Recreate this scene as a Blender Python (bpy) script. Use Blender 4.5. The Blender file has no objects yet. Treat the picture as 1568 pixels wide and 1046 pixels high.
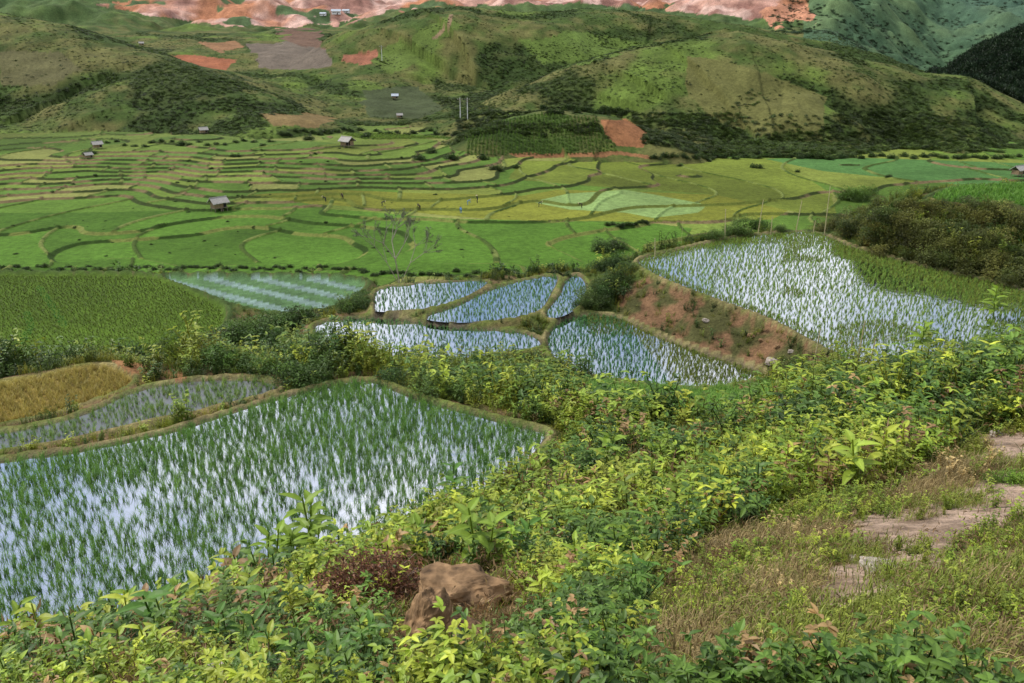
import bpy, bmesh, math, random, numpy as np, time
from mathutils import Vector, Matrix, Euler
from mathutils import noise as mn
T0=time.time()
rng=np.random.default_rng(7); random.seed(7)
F=1220.0; CX,CY=784.0,523.0
PI=math.atan((CY-60)/F); cP,sP=math.cos(PI),math.sin(PI)
def ray(u,v):
    a=(u-CX)/F; b=(CY-v)/F
    return a, cP+b*sP, -sP+b*cP
def at_z(u,v,z):
    x,y,zz=ray(u,v); t=z/zz
    return (x*t,y*t,z)
def at_d(u,v,d):
    x,y,zz=ray(u,v); t=d/y
    return (x*t,d,zz*t)
def proj(x,y,z):
    dep=y*cP-z*sP; up=y*sP+z*cP
    dep=np.maximum(dep,.01)
    return CX+F*x/dep, CY-F*up/dep
def sm(a,b,x):
    t=np.clip((x-a)/(b-a),0,1); return t*t*(3-2*t)
def vn(x,y,seed=0):
    xi=np.floor(x).astype(np.int64); yi=np.floor(y).astype(np.int64)
    fx=x-xi; fy=y-yi; fx=fx*fx*(3-2*fx); fy=fy*fy*(3-2*fy)
    def h(a,b):
        n=(a*374761393+b*668265263+seed*982451653)&0xffffffff
        n=((n^(n>>13))*1274126177)&0xffffffff
        n=((n^(n>>15))*2246822519)&0xffffffff
        return ((n^(n>>16))&0xffffff)/float(0xffffff)
    return (h(xi,yi)*(1-fx)+h(xi+1,yi)*fx)*(1-fy)+(h(xi,yi+1)*(1-fx)+h(xi+1,yi+1)*fx)*fy
def fbm(x,y,s,o=4,seed=0):
    r=0;a=1;t=0
    for i in range(o):
        r=r+a*vn(x/s+17.3*i,y/s-9.1*i,seed+i); t+=a; a*=.5; s*=.5
    return r/t
def hsh(a,b,seed=0):
    n=(a.astype(np.int64)*374761393+b.astype(np.int64)*668265263+seed*982451653)&0xffffffff
    n=((n^(n>>13))*1274126177)&0xffffffff
    n=((n^(n>>15))*2246822519)&0xffffffff
    return ((n^(n>>16))&0xffffff)/float(0xffffff)
def catmull(pts,n=4):
    P=[np.array(p,float) for p in pts]; m=len(P); out=[]
    for i in range(m):
        p0,p1,p2,p3=P[(i-1)%m],P[i],P[(i+1)%m],P[(i+2)%m]
        for k in range(n):
            t=k/n
            out.append(.5*((2*p1)+(-p0+p2)*t+(2*p0-5*p1+4*p2-p3)*t*t+(-p0+3*p1-3*p2+p3)*t**3))
    return np.array(out)
def inside(px,py,poly):
    poly=np.asarray(poly,float); ins=np.zeros(px.shape,bool)
    for (x1,y1),(x2,y2) in zip(poly,np.roll(poly,-1,axis=0)):
        if y1==y2: continue
        c=((y1>py)!=(y2>py)) & (px<(x2-x1)*(py-y1)/(y2-y1)+x1)
        ins^=c
    return ins
def sdist(px,py,poly):
    d2=np.full(px.shape,1e18)
    for (x1,y1),(x2,y2) in zip(poly,np.roll(poly,-1,axis=0)):
        ex,ey=x2-x1,y2-y1; L=ex*ex+ey*ey+1e-12
        t=np.clip(((px-x1)*ex+(py-y1)*ey)/L,0,1)
        d2=np.minimum(d2,(px-x1-t*ex)**2+(py-y1-t*ey)**2)
    d=np.sqrt(d2); return np.where(inside(px,py,poly),-d,d)

# ---------------- terraces near the viewer ------------------
PATCH=[ # name,z,bankwidth,bundwidth,kind,pts
 ('P1',-7.0,1.2,.12,'water',[(-260,760),(0,708),(120,692),(250,665),(380,625),(470,600),(560,584),(640,612),(760,645),(834,664),(826,690),(790,730),(690,778),(560,845),(400,905),(200,965),(0,1012),(-260,1045)]),
 ('P2',-7.12,1.0,.12,'water',[(-260,735),(-60,706),(60,684),(200,654),(330,625),(425,600),(400,584),(300,584),(210,600),(120,638),(0,664),(-260,700)]),
 ('P3',-7.25,1.0,.11,'dry',[(-260,640),(-60,600),(60,578),(150,562),(200,578),(190,597),(110,626),(0,652),(-260,686)]),
 ('A',-11.8,1.2,.15,'water',[(572,466),(580,444),(640,435),(700,431),(748,433),(712,456),(654,473),(580,478)]),
 ('B',-11.9,1.2,.15,'water',[(652,486),(704,466),(762,440),(850,422),(846,450),(820,480),(740,493),(680,494)]),
 ('B2',-11.95,1.2,.15,'water',[(866,430),(885,422),(900,440),(888,468),(858,486),(834,482),(856,452)]),
 ('C',-12.1,1.4,.16,'water',[(480,502),(530,488),(600,489),(700,502),(800,510),(830,530),(770,542),(680,554),(590,554),(510,534)]),
 ('D',-12.2,1.0,.16,'water',[(840,512),(872,487),(936,484),(1000,512),(1060,536),(1165,572),(1130,588),(1060,594),(960,584),(880,570),(842,542)]),
 ('P5',-10.9,1.5,.18,'water',[(976,400),(1040,383),(1130,364),(1240,356),(1310,380),(1420,410),(1535,436),(1600,465),(1580,510),(1450,550),(1330,562),(1262,534),(1180,490),(1090,457),(1010,425)]),
 ('G',-8.4,1.2,.2,'green',[(1430,308),(1440,296),(1490,286),(1640,284),(1760,296),(1760,322),(1620,318),(1500,314)]),
 ('E',-22.0,3.0,.5,'field',[(-300,420),(0,421),(150,422),(240,426),(310,455),(345,475),(330,510),(230,535),(100,552),(-60,560),(-300,580)]),
 ('Fd',-22.3,3.0,.5,'field',[(252,427),(360,424),(500,426),(560,436),(520,470),(440,482),(365,472),(320,455)]),
]
for i,p in enumerate(PATCH):
    w=np.array([at_z(u,v,p[1])[:2] for u,v in p[5]])
    PATCH[i]=p+(catmull(w,5),w)
# ---------------- macro relief control points ---------------
ctrl=[]
for u,v,z in [(1568,1046,-1.9),(1300,1046,-2.0),(1000,1046,-2.1),(700,1046,-2.4),(400,1046,-2.8),(100,1046,-3.4),(-200,1046,-3.9),
 (1568,900,-2.4),(1350,900,-2.7),(1100,900,-3.0),(850,900,-3.5),(600,920,-3.9),(350,960,-4.2),(100,1020,-4.4),
 (-150,1030,-4.9),(0,1015,-4.9),(200,975,-5.0),(400,915,-5.1),(560,865,-5.2),(700,805,-5.6),(800,755,-6.3),
 (1568,780,-3.2),(1300,780,-3.9),(1050,780,-4.7),(900,790,-5.0),(1568,700,-3.9),(1300,700,-5.2),(1050,700,-6.2),(900,690,-6.8),
 (1568,620,-5.2),(1300,630,-7.4),(1050,640,-8.4),(900,640,-8.4),(1568,560,-7.2),(1440,590,-8.8),(1200,600,-10.1),(1000,612,-10.8),(880,600,-10.2),
 (700,600,-8.8),(800,622,-8.8),(700,575,-11.2),(600,570,-11.0),(800,575,-11.3),(480,580,-8.8),(430,560,-9.8),(330,570,-8.8),(250,572,-8.2),
 (1370,335,-9.2),(1320,335,-10.0),(1480,340,-9.2),(1568,350,-9.4)]:
    ctrl.append(at_z(u,v,z))
def ud(u,d,z): return ((u-CX)/F*d*.97,d,z)
for u,d,z in [(100,23,-10.8),(100,38,-18.5),(-200,25,-11),(-200,40,-19),(350,26,-11.5),(350,40,-18.5),(470,36,-15.5),(500,50,-20.5),(620,55,-20),(620,75,-28),
 (800,50,-17),(800,70,-26),(1000,60,-19.5),(1000,85,-29),(1250,62,-18.5),(1250,95,-30),(1500,60,-13),(1500,78,-19),(1500,100,-30),(1750,64,-13),(1750,100,-30),
 (0,86,-29),(300,88,-30),(-250,88,-30),(0,105,-34.5),(300,105,-34.5),(600,105,-34.5),(900,110,-34.5),(1200,115,-34.5),(1568,115,-34.5),(-250,105,-34.5),(1800,120,-34.5),
 (784,1.0,-1.8),(784,.6,-1.75),(1568,1.2,-1.6),(0,1.5,-2.1)]:
    ctrl.append(ud(u,d,z))
for s,zz in ((-1,-5),(1,-1.5)):
    for r,k in ((2,0),(8,-2),(30,-8),(110,-29)):
        ctrl.append((s*r*math.sin(1.25),r*math.cos(1.25),zz*(1 if r<100 else .3)+k))
for p in PATCH:
    for q in p[7]: ctrl.append((q[0],q[1],p[1]))
ctrl=np.array(ctrl)
def lp(x,y):
    return np.arctan2(x,y)*2.6, np.log(np.hypot(x,y)+.05)
ca,cb=lp(ctrl[:,0],ctrl[:,1])
n=len(ctrl); A=np.zeros((n+1,n+1)); A[:n,:n]=np.sqrt((ca[:,None]-ca)**2+(cb[:,None]-cb)**2+1e-4); A[:n,:n]-=np.eye(n)*.02
A[:n,n]=1;A[n,:n]=1
W=np.linalg.solve(A,np.r_[ctrl[:,2],0])
def rbf(x,y):
    a,b=lp(x,y); r=np.full(x.shape,W[n])
    for i in range(n): r+=W[i]*np.sqrt((a-ca[i])**2+(b-cb[i])**2+1e-4)
    return r
HILLS=[ # crest, k, r0
 (.56,36,[(800,165,300),(850,125,318),(900,95,330),(1000,65,345),(1130,48,350),(1200,62,345),(1300,85,340),(1400,110,335),(1480,118,335),(1568,165,320),(1700,205,300)]),
 (.50,42,[(480,105,420),(520,75,440),(560,45,455),(640,14,475),(700,10,480),(800,20,480),(900,14,500),(1000,18,500),(1130,38,480),(1280,70,480)]),
 (.42,30,[(-300,-20,390),(-150,0,380),(0,22,370),(60,30,365),(160,62,350),(250,90,335),(330,120,312),(400,165,290)]),
 (.5,10,[(755,196,250),(800,176,258),(860,168,262),(940,178,258),(990,200,254)]),
 (.55,25,[(1440,120,480),(1500,78,470),(1568,50,460),(1750,10,450)]),
 (.30,30,[(620,60,450),(560,110,400),(530,150,350)]),
 (.35,25,[(1080,75,340),(1040,140,300),(1020,200,275)]),
 (.4,25,[(1330,95,335),(1400,160,300),(1440,215,272)]),
 (.45,20,[(1230,-30,900),(1290,15,820),(1350,50,770),(1430,105,700)]),
 (.45,20,[(1380,-60,1000),(1440,10,900),(1510,55,840),(1560,90,800)]),
 (.45,20,[(1568,-60,1100),(1620,0,1000),(1660,60,900)]),
 (.4,20,[(1130,-40,850),(1180,10,760),(1220,40,700)]),
]
HILLS=[(k,r,np.array([at_d(*q) for q in c])) for k,r,c in HILLS]
def vs_(x,y):
    u=CX+F*x/np.maximum(y,1)/1.03
    left=1-sm(550,1000,u)
    ramp=(4.4*left+1.3)*sm(125,262,y)
    return -34.6+ramp+(fbm(x,y,46,3,11)-.5)*(2.2+2.4*left)
def valley(x,y):
    s=vs_(x,y); gr=np.hypot(vs_(x+.8,y)-s,vs_(x,y+.8)-s)/.8
    q=.45; t=s/q; lev=np.floor(t); fr=t-lev; wf=np.clip(gr/q*1.0,.012,.35)
    z=q*(lev+sm(0,1,(fr-(1-wf))/wf))
    wx=x+14*(fbm(x,y,40,2,5)-.5)*2; 
    cw=15+8*hsh(lev,lev*0,3)
    ct=wx/cw+hsh(lev,lev*0,9)*5+ .3*np.sin(y/11.); cell=np.floor(ct); cf=np.abs(ct-cell-.5)
    edge=sm(.468,.49,cf)
    z=z+.3*edge
    ris=np.clip(sm(0,.35,(fr-(1-wf*1.25))/wf),0,1)
    return z,lev,cell,ris,edge
def hills(x,y,zv):
    r=np.hypot(x,y); u=CX+F*x/np.maximum(y,1)/1.06
    bl=np.interp(r,[0,252,262,300,380,470,600,700,800,1000,1600],[-60,-38,-33.2,-30,-22,-10,3,13,42,100,220])
    br=np.interp(r,[0,262,300,700,850,1200,1600],[-60,-38,-34,-33,-6,110,190])
    t=sm(1200,1380,u); base=bl*(1-t)+br*t
    g=fbm(x,y,70,5,21)-.5; base=base+g*np.clip((r-270)/20,0,9)
    rg=1-np.abs(2*fbm(x,y,55,4,31)-1)
    base=base-(rg-.6)*22*sm(600,700,r)
    h=base
    for k,r0,c in HILLS:
        best=np.full(x.shape,1e18); zc=np.zeros(x.shape)
        for i in range(len(c)-1):
            ex,ey=c[i+1,0]-c[i,0],c[i+1,1]-c[i,1]; L=ex*ex+ey*ey
            tt=np.clip(((x-c[i,0])*ex+(y-c[i,1])*ey)/L,0,1)
            d2=(x-c[i,0]-tt*ex)**2+(y-c[i,1]-tt*ey)**2
            zz=c[i,2]+(c[i+1,2]-c[i,2])*tt
            m=d2<best; best=np.where(m,d2,best); zc=np.where(m,zz,zc)
        dd=np.sqrt(best)
        hh=zc-k*(np.sqrt(dd*dd+r0*r0)-r0)
        h=np.maximum(h,hh-(rg-.6)*11*np.clip(dd/60,0,1.6))
    h=h+(fbm(x,y,9,3,41)-.5)*1.8
    return h
def height(x,y):
    """returns z, sd, idx, aux dict"""
    x=np.asarray(x,float);y=np.asarray(y,float); r=np.hypot(x,y)
    z=np.zeros(x.shape); far=r>98; near=r<126
    lev=np.zeros(x.shape);cell=np.zeros(x.shape);ris=np.zeros(x.shape);edge=np.zeros(x.shape);hm=np.zeros(x.shape)
    zn=np.zeros(x.shape)
    if near.any():
        xn,yn=x[near],y[near]; zz=rbf(xn,yn); rn=r[near]
        zz+= (fbm(xn,yn,1.3,3,51)-.5)*np.clip(.02*rn,.05,.5)+(fbm(xn,yn,6,3,52)-.5)*np.clip(.03*rn,0,1.5)
        zn[near]=zz
    if far.any():
        xf,yf=x[far],y[far]; zv,l,c,ri,e=valley(xf,yf); hh=hills(xf,yf,zv)
        m=hh>zv+.05; zz=np.where(m,hh,zv)
        lev[far]=l;cell[far]=c;ris[far]=np.where(m,0,ri);edge[far]=np.where(m,0,e);hm[far]=m
        w=sm(100,124,r[far]); zn[far]=np.where(w<1,zn[far]*(1-w),0)+zz*w
    z=zn
    sd=np.full(x.shape,1e9); idx=np.full(x.shape,-1); sd2=np.full(x.shape,1e9); id2=np.full(x.shape,-1)
    bbm=r<100
    for i,p in enumerate(PATCH):
        pl=p[6]; mn_=pl.min(0)-4; mx=pl.max(0)+4
        m=bbm&(x>mn_[0])&(x<mx[0])&(y>mn_[1])&(y<mx[1])
        if not m.any(): continue
        s=sdist(x[m],y[m],pl)
        a=sd[m];b=idx[m];a2=sd2[m];b2=id2[m]
        better=s<a; second=(~better)&(s<a2)
        a2=np.where(better,a,np.where(second,s,a2)); b2=np.where(better,b,np.where(second,i,b2))
        a=np.where(better,s,a); b=np.where(better,i,b)
        sd[m]=a;idx[m]=b;sd2[m]=a2;id2[m]=b2
    bund=np.zeros(x.shape)
    zlev=np.array([p[1] for p in PATCH]+[0.0])
    for i,p in enumerate(PATCH):
        m=(idx==i)&(sd<4)
        if not m.any(): continue
        s=sd[m]; nz=fbm(x[m],y[m],.9,3,62)-.5; s2=sd2[m]; z2=zlev[id2[m]]
        f=1-sm(.25,.25+p[2],s+nz*.9*(s>.3)); pz=p[1]-.06*(1-sm(-.3,0,s))
        # land between two neighbouring terraces slopes from one level to the other
        t2=np.clip(s/np.maximum(s+s2,.02),0,.5)*(s>0); both=(s2<3.6)&(s>0)
        pz=np.where(both,pz*(1-t2)+z2*t2,pz)
        fb=np.clip(1-sm(1.4,3.4,s2),0,1)*(s>0); f=np.maximum(f,fb)
        bw=p[3]; bd=np.exp(-((s-bw*.7)/bw)**2)*(.75+.5*fbm(x[m],y[m],.7,2,61))
        z[m]=z[m]*(1-f)+pz*f+bw*.95*bd+(s>.35)*nz*.35*sm(.35,.8,s); bund[m]=bd
    return z,sd,idx,dict(lev=lev,cell=cell,ris=ris,edge=edge,hm=hm,bund=bund,r=r)
def ground(uv):
    """where the sight line through a photo point meets the land"""
    uv=np.array(uv,float); N=len(uv); ts=np.geomspace(1.2,1300,620)
    rx,ry,rz=ray(uv[:,0],uv[:,1])
    X=rx[:,None]*ts;Y=ry[:,None]*ts;Z=rz[:,None]*ts
    H=height(X.ravel(),Y.ravel())[0].reshape(X.shape)
    below=Z<H; k=np.argmax(below,axis=1); k=np.maximum(k,1); out=[]
    for i in range(N):
        j=k[i]; d0=Z[i,j-1]-H[i,j-1]; d1=Z[i,j]-H[i,j]; t=d0/(d0-d1+1e-9); t=min(max(t,0),1)
        tt=ts[j-1]+(ts[j]-ts[j-1])*t
        out.append((rx[i]*tt,ry[i]*tt,H[i,j-1]+(H[i,j]-H[i,j-1])*t,tt))
    return out
# ---------------- materials ---------------
def newmat(name):
    m=bpy.data.materials.new(name); m.use_nodes=True; nt=m.node_tree
    for q in list(nt.nodes): nt.nodes.remove(q)
    return m,nt,nt.nodes,nt.links
def simple(name,col,rough=.85,var=.35,scale=3.0,bump=.3):
    m,nt,N,L=newmat(name)
    o=N.new('ShaderNodeOutputMaterial');b=N.new('ShaderNodeBsdfPrincipled');tc=N.new('ShaderNodeTexCoord')
    no=N.new('ShaderNodeTexNoise');no.inputs['Scale'].default_value=scale;no.inputs['Detail'].default_value=8
    mr=N.new('ShaderNodeMapRange');mr.inputs[1].default_value=.32;mr.inputs[2].default_value=.68;L.new(no.outputs[0],mr.inputs[0])
    mx=N.new('ShaderNodeMix');mx.data_type='RGBA'
    mx.inputs[6].default_value=tuple(c*(1-var) for c in col)+(1,);mx.inputs[7].default_value=tuple(min(1,c*(1+var)) for c in col)+(1,)
    L.new(tc.outputs['Object'],no.inputs['Vector']);L.new(mr.outputs[0],mx.inputs[0]);L.new(mx.outputs[2],b.inputs['Base Color'])
    b.inputs['Roughness'].default_value=rough; b.inputs['Specular IOR Level'].default_value=.25
    bp=N.new('ShaderNodeBump');bp.inputs['Strength'].default_value=bump;L.new(no.outputs[0],bp.inputs['Height']);L.new(bp.outputs[0],b.inputs['Normal'])
    L.new(b.outputs[0],o.inputs[0]); return m
def leafmat(name,tint=None,trans=.3):
    m,nt,N,L=newmat(name)
    o=N.new('ShaderNodeOutputMaterial');b=N.new('ShaderNodeBsdfPrincipled');t=N.new('ShaderNodeBsdfTranslucent');ms=N.new('ShaderNodeMixShader')
    va=N.new('ShaderNodeAttribute');va.attribute_name='vc'
    mu=N.new('ShaderNodeMix');mu.data_type='RGBA';mu.blend_type='MULTIPLY';mu.inputs[0].default_value=1
    if tint is None:
        ia=N.new('ShaderNodeAttribute');ia.attribute_type='INSTANCER';ia.attribute_name='tint';L.new(ia.outputs['Color'],mu.inputs[6])
    else: mu.inputs[6].default_value=tuple(tint)+(1,)
    L.new(va.outputs['Color'],mu.inputs[7]); L.new(mu.outputs[2],b.inputs['Base Color']);L.new(mu.outputs[2],t.inputs['Color'])
    b.inputs['Roughness'].default_value=.5;b.inputs['Specular IOR Level'].default_value=.35;ms.inputs[0].default_value=trans
    L.new(b.outputs[0],ms.inputs[1]);L.new(t.outputs[0],ms.inputs[2]);L.new(ms.outputs[0],o.inputs[0]); return m
# land material
def landmat():
    m,nt,N,L=newmat('land')
    o=N.new('ShaderNodeOutputMaterial');b=N.new('ShaderNodeBsdfPrincipled')
    a=N.new('ShaderNodeAttribute');a.attribute_name='col'
    g=N.new('ShaderNodeNewGeometry')
    def noise(s,d=5,r=.6):
        q=N.new('ShaderNodeTexNoise');q.inputs['Scale'].default_value=s;q.inputs['Detail'].default_value=d;q.inputs['Roughness'].default_value=r;L.new(g.outputs['Position'],q.inputs['Vector']);return q
    n1=noise(9,6,.7);n2=noise(.9,6,.75);n3=noise(.15,4)
    def mr(q,lo,hi):
        w=N.new('ShaderNodeMapRange');w.inputs[1].default_value=.25;w.inputs[2].default_value=.75;w.inputs[3].default_value=lo;w.inputs[4].default_value=hi;L.new(q.outputs[0],w.inputs[0]);return w
    m1=mr(n1,.5,1.7);m2=mr(n2,.55,1.5);m3=mr(n3,.85,1.15)
    p1=N.new('ShaderNodeMath');p1.operation='MULTIPLY';L.new(m1.outputs[0],p1.inputs[0]);L.new(m2.outputs[0],p1.inputs[1])
    p2=N.new('ShaderNodeMath');p2.operation='MULTIPLY';L.new(p1.outputs[0],p2.inputs[0]);L.new(m3.outputs[0],p2.inputs[1])
    vm=N.new('ShaderNodeVectorMath');vm.operation='SCALE';L.new(a.outputs['Color'],vm.inputs[0]);L.new(p2.outputs[0],vm.inputs['Scale'])
    L.new(vm.outputs[0],b.inputs['Base Color']);b.inputs['Roughness'].default_value=.95;b.inputs['Specular IOR Level'].default_value=.1
    bp=N.new('ShaderNodeBump');bp.inputs['Strength'].default_value=.6;bp.inputs['Distance'].default_value=.06;L.new(n1.outputs[0],bp.inputs['Height'])
    bp2=N.new('ShaderNodeBump');bp2.inputs['Strength'].default_value=.6;bp2.inputs['Distance'].default_value=.6;L.new(n2.outputs[0],bp2.inputs['Height']);L.new(bp.outputs[0],bp2.inputs['Normal'])
    L.new(bp2.outputs[0],b.inputs['Normal']);L.new(b.outputs[0],o.inputs[0]); return m
# ---------------- terrain mesh ---------------
th=np.r_[np.linspace(-1.3,-.66,60,endpoint=False),np.linspace(-.66,.66,1120),np.linspace(.66,1.3,61)[1:]]
rr=np.r_[np.geomspace(.6,98,580,endpoint=False),np.arange(98,275,.38),np.geomspace(275,620,210),np.geomspace(622,1050,210),np.geomspace(1060,1600,40)]
TH,RR=np.meshgrid(th,rr); nx,ny=len(th),len(rr)
X=(RR*np.sin(TH)).ravel();Y=(RR*np.cos(TH)).ravel()
Z,SD,ID,AX=height(X,Y)
print('height',time.time()-T0)
U,V=proj(X,Y,Z)
R=AX['r']
def C(*c): return np.array(c,float)
n1=fbm(X,Y,1.2,4,71);n2=fbm(X,Y,7,4,72);n3=fbm(X,Y,40,4,73)
def mixc(a,b,t): return a*(1-t[:,None])+b*t[:,None]
col=np.zeros((len(X),3)); 
# near banks
col[:]=mixc(C(.06,.085,.018),C(.16,.105,.055),sm(.42,.65,n1*.6+n2*.4))
# valley fields
val=(R>104)&(AX['hm']<.5)
hv=hsh(AX['lev'],AX['cell'],4)
pal=np.array([[.085,.155,.022],[.075,.14,.020],[.115,.175,.028],[.155,.19,.035],[.09,.165,.028],[.19,.205,.055],[.08,.145,.022],[.145,.20,.035]])
pc=pal[(hv*len(pal)).astype(int)%len(pal)]
Uw=U+30*(n3-.5);Vw=V+10*(n3-.5)
brt=inside(Uw,Vw,[(-200,330),(200,322),(420,318),(560,325),(700,335),(1000,342),(1060,350),(1000,420),(-200,430)])
pc=np.where(brt[:,None],C(.070,.145,.018)*(.75+.4*hv[:,None]),pc)
yel=inside(Uw,Vw,[(390,300),(520,292),(640,296),(800,300),(850,290),(1100,300),(1240,310),(1180,335),(1000,340),(760,336),(600,322),(480,314)])
pc=np.where(yel[:,None],C(.165,.18,.025)*(.85+.2*hv[:,None]),pc)
ry=inside(Uw,Vw,[(800,245),(1180,240),(1280,300),(1290,340),(1100,300),(900,285),(780,275)])
pc=np.where(ry[:,None],C(.13,.165,.025)*(.75+.4*hv[:,None]),pc)
rg2=inside(U,V,[(1170,243),(1330,242),(1568,250),(1640,262),(1640,300),(1400,276),(1260,262)])
pc=np.where(rg2[:,None],C(.07,.155,.04)*(.8+.35*hv[:,None]),pc)
pal1=inside(Uw,Vw,[(810,308),(870,296),(960,292),(1010,300),(1085,314),(1070,326),(1000,334),(960,326),(870,320)])
pc=np.where(pal1[:,None],C(.19,.28,.09)*(.85+.2*hv[:,None]),pc)
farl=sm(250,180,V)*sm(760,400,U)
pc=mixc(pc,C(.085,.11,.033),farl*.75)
pc=mixc(pc,pc*.7,sm(.5,.75,n3))
pc=pc*(.86+.28*n2[:,None])
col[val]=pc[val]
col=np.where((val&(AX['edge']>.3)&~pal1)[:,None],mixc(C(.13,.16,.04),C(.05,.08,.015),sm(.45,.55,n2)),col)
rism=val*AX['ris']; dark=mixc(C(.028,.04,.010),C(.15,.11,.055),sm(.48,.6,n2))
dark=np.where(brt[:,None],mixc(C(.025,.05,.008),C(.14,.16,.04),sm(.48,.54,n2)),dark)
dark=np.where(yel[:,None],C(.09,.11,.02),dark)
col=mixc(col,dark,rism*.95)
# hills
hm=AX['hm']>.5
gul=1-np.abs(2*fbm(X,Y,55,4,31)-1)
nf=fbm(X,Y,4,4,84)
hc=mixc(C(.045,.072,.016),C(.105,.103,.034),sm(.38,.62,n3*.5+n2*.5))
hc=mixc(hc,C(.088,.13,.025),sm(.52,.72,fbm(X,Y,22,4,74)))
hc=mixc(hc,C(.028,.048,.012),sm(.8,.95,gul)*.85)
hc=hc*(.6+.9*nf[:,None])
fd=sm(560,800,R); hc=mixc(hc,C(.075,.12,.045)*(.5+nf[:,None]),fd*.75)  # distance haze painted into the hill colour, growing with range
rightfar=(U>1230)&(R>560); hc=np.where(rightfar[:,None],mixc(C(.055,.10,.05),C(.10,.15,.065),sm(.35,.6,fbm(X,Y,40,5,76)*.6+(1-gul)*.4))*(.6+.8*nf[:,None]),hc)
bl=sm(1400,1520,U+.8*V)*sm(820,1000,R); hc=mixc(hc,C(.06,.11,.09),bl*.5)  # bluish haze painted into the colour of the farthest right-hand slopes
forest=(U>1425)&(R>400)&(R<600)&(V<170); hc=np.where(forest[:,None],C(.012,.028,.014),hc)
jit=(fbm(X,Y,14,4,75)-.5)*30; Uj=U+jit*1.2; Vj=V+jit*.55
fld=[ ([(375,66),(440,64),(500,75),(515,105),(470,110),(405,108)],C(.13,.105,.08),430,560),
 ([(425,58),(440,44),(490,45),(495,75),(460,70)],C(.13,.08,.055),400,700),
 ([(262,86),(300,84),(362,90),(352,110),(310,106)],C(.27,.10,.05),380,560),
 ([(525,84),(580,78),(575,94),(530,97)],C(.24,.10,.06),380,600),
 ([(300,64),(360,62),(375,72),(330,78)],C(.22,.12,.06),400,700),
 ([(915,181),(960,182),(985,200),(980,224),(950,226),(925,205)],C(.22,.10,.045),200,300),
 ([(480,236),(620,230),(600,245),(500,246)],C(.28,.17,.10),200,300),
 ([(780,236),(985,234),(990,240),(800,244)],C(.22,.11,.05),200,300),
 ([(405,178),(470,172),(520,182),(480,196),(420,194)],C(.17,.12,.05),240,420),
 ([(550,136),(640,132),(672,160),(640,182),(560,178)],C(.055,.07,.03),280,480),
 ([(1050,85),(1120,95),(1180,115),(1270,150),(1260,200),(1160,205),(1100,190),(1060,150)],C(.11,.11,.035),250,400),
 ([(0,80),(90,78),(130,110),(90,135),(0,130)],C(.10,.095,.04),240,420),
 ([(560,90),(640,60),(690,20),(700,40),(650,85),(590,110)],C(.09,.13,.028),300,600),
 ([(790,60),(900,50),(1000,70),(900,95),(830,100)],C(.09,.135,.028),300,600),
]
for poly,c,a,b in fld:
    m=inside(Uj,Vj,poly)&(R>a)&(R<b)&hm; hc=np.where(m[:,None],c*(.55+.5*n2[:,None]+.4*nf[:,None]),hc)
q=inside(Uj,Vj*1.0,[(150,10),(185,0),(260,-20),(700,-40),(1130,-30),(1240,-10),(1245,22),(1190,18),(1150,30),(1080,20),(900,6),(740,6),(600,16),(540,34),(430,42),(330,36),(240,26)])&(R>480)
qb=fbm(X*.35,Z*2.2+n3*6,14,5,77)
qc=mixc(C(.44,.25,.19),C(.25,.13,.10),sm(.40,.60,qb)); qc=mixc(qc,C(.50,.33,.27),sm(.55,.7,fbm(X*.6,Y,14,4,80))); qc=mixc(qc,C(.38,.17,.09),sm(.50,.66,n3)); qc=mixc(qc,C(.08,.12,.05),sm(.66,.70,fbm(X,Y,26,5,78)))
hc=np.where(q[:,None],qc*(.6+.8*nf[:,None]),hc)
q2=inside(Uj,Vj,[(1160,18),(1190,5),(1240,8),(1245,34),(1215,28),(1180,42)])&(R>480); hc=np.where(q2[:,None],C(.42,.20,.12)*(.6+.8*n2[:,None]),hc)
pth=inside(U,V,[(688,22),(694,22),(690,40),(668,60),(662,58),(684,38)])&hm; hc=np.where(pth[:,None],C(.2,.14,.08),hc)
col[hm]=hc[hm]
# near patches
for i,p in enumerate(PATCH):
    m=(ID==i)&(SD<0)
    c={'water':C(.09,.075,.05),'dry':C(.20,.15,.04),'green':C(.05,.14,.02),'field':C(.07,.12,.014)}[p[4]]
    if p[0]=='Fd': c=C(.08,.15,.06)
    col[m]=c*(.8+.4*n2[m][:,None])
fi=[i for i,p in enumerate(PATCH) if p[0]=='Fd'][0]; m=(ID==fi)&(SD<-.3)
st=np.sin((X*.55+Y*.83)*2.3+.6*n2); col=np.where((m&(st>.3))[:,None],C(.16,.23,.20)*(.7+.6*n1[:,None]),col)
def track_mask(x,y,wd=.5):
    mm=np.zeros(x.shape,bool)
    for l0,l1 in (((20,545),(48,500)),((48,500),(40,480)),((100,500),(60,440))):
        a=np.array(at_z(*l0,-22)[:2]);b=np.array(at_z(*l1,-22)[:2]); ex,ey=b-a
        t=np.clip(((x-a[0])*ex+(y-a[1])*ey)/(ex*ex+ey*ey),0,1); mm|=np.hypot(x-a[0]-t*ex,y-a[1]-t*ey)<wd
    return mm
bm=np.clip(AX['bund']*1.1-.25,0,1)*(R<60)*(ID>=0)
col=mixc(col,mixc(C(.24,.20,.09),C(.11,.15,.03),sm(.4,.6,n1)),bm)
bE=np.clip(AX['bund']*1.3-.2,0,1)*(R>=50)*(R<100)*(ID>=0); col=mixc(col,C(.05,.08,.02),bE)
# hedge bank soil
m=(U>1240)&(V>290)&(V<445)&(R<60)&(SD>.25); col=np.where(m[:,None],mixc(C(.05,.075,.018),C(.09,.075,.03),sm(.45,.6,n1)),col)
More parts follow.
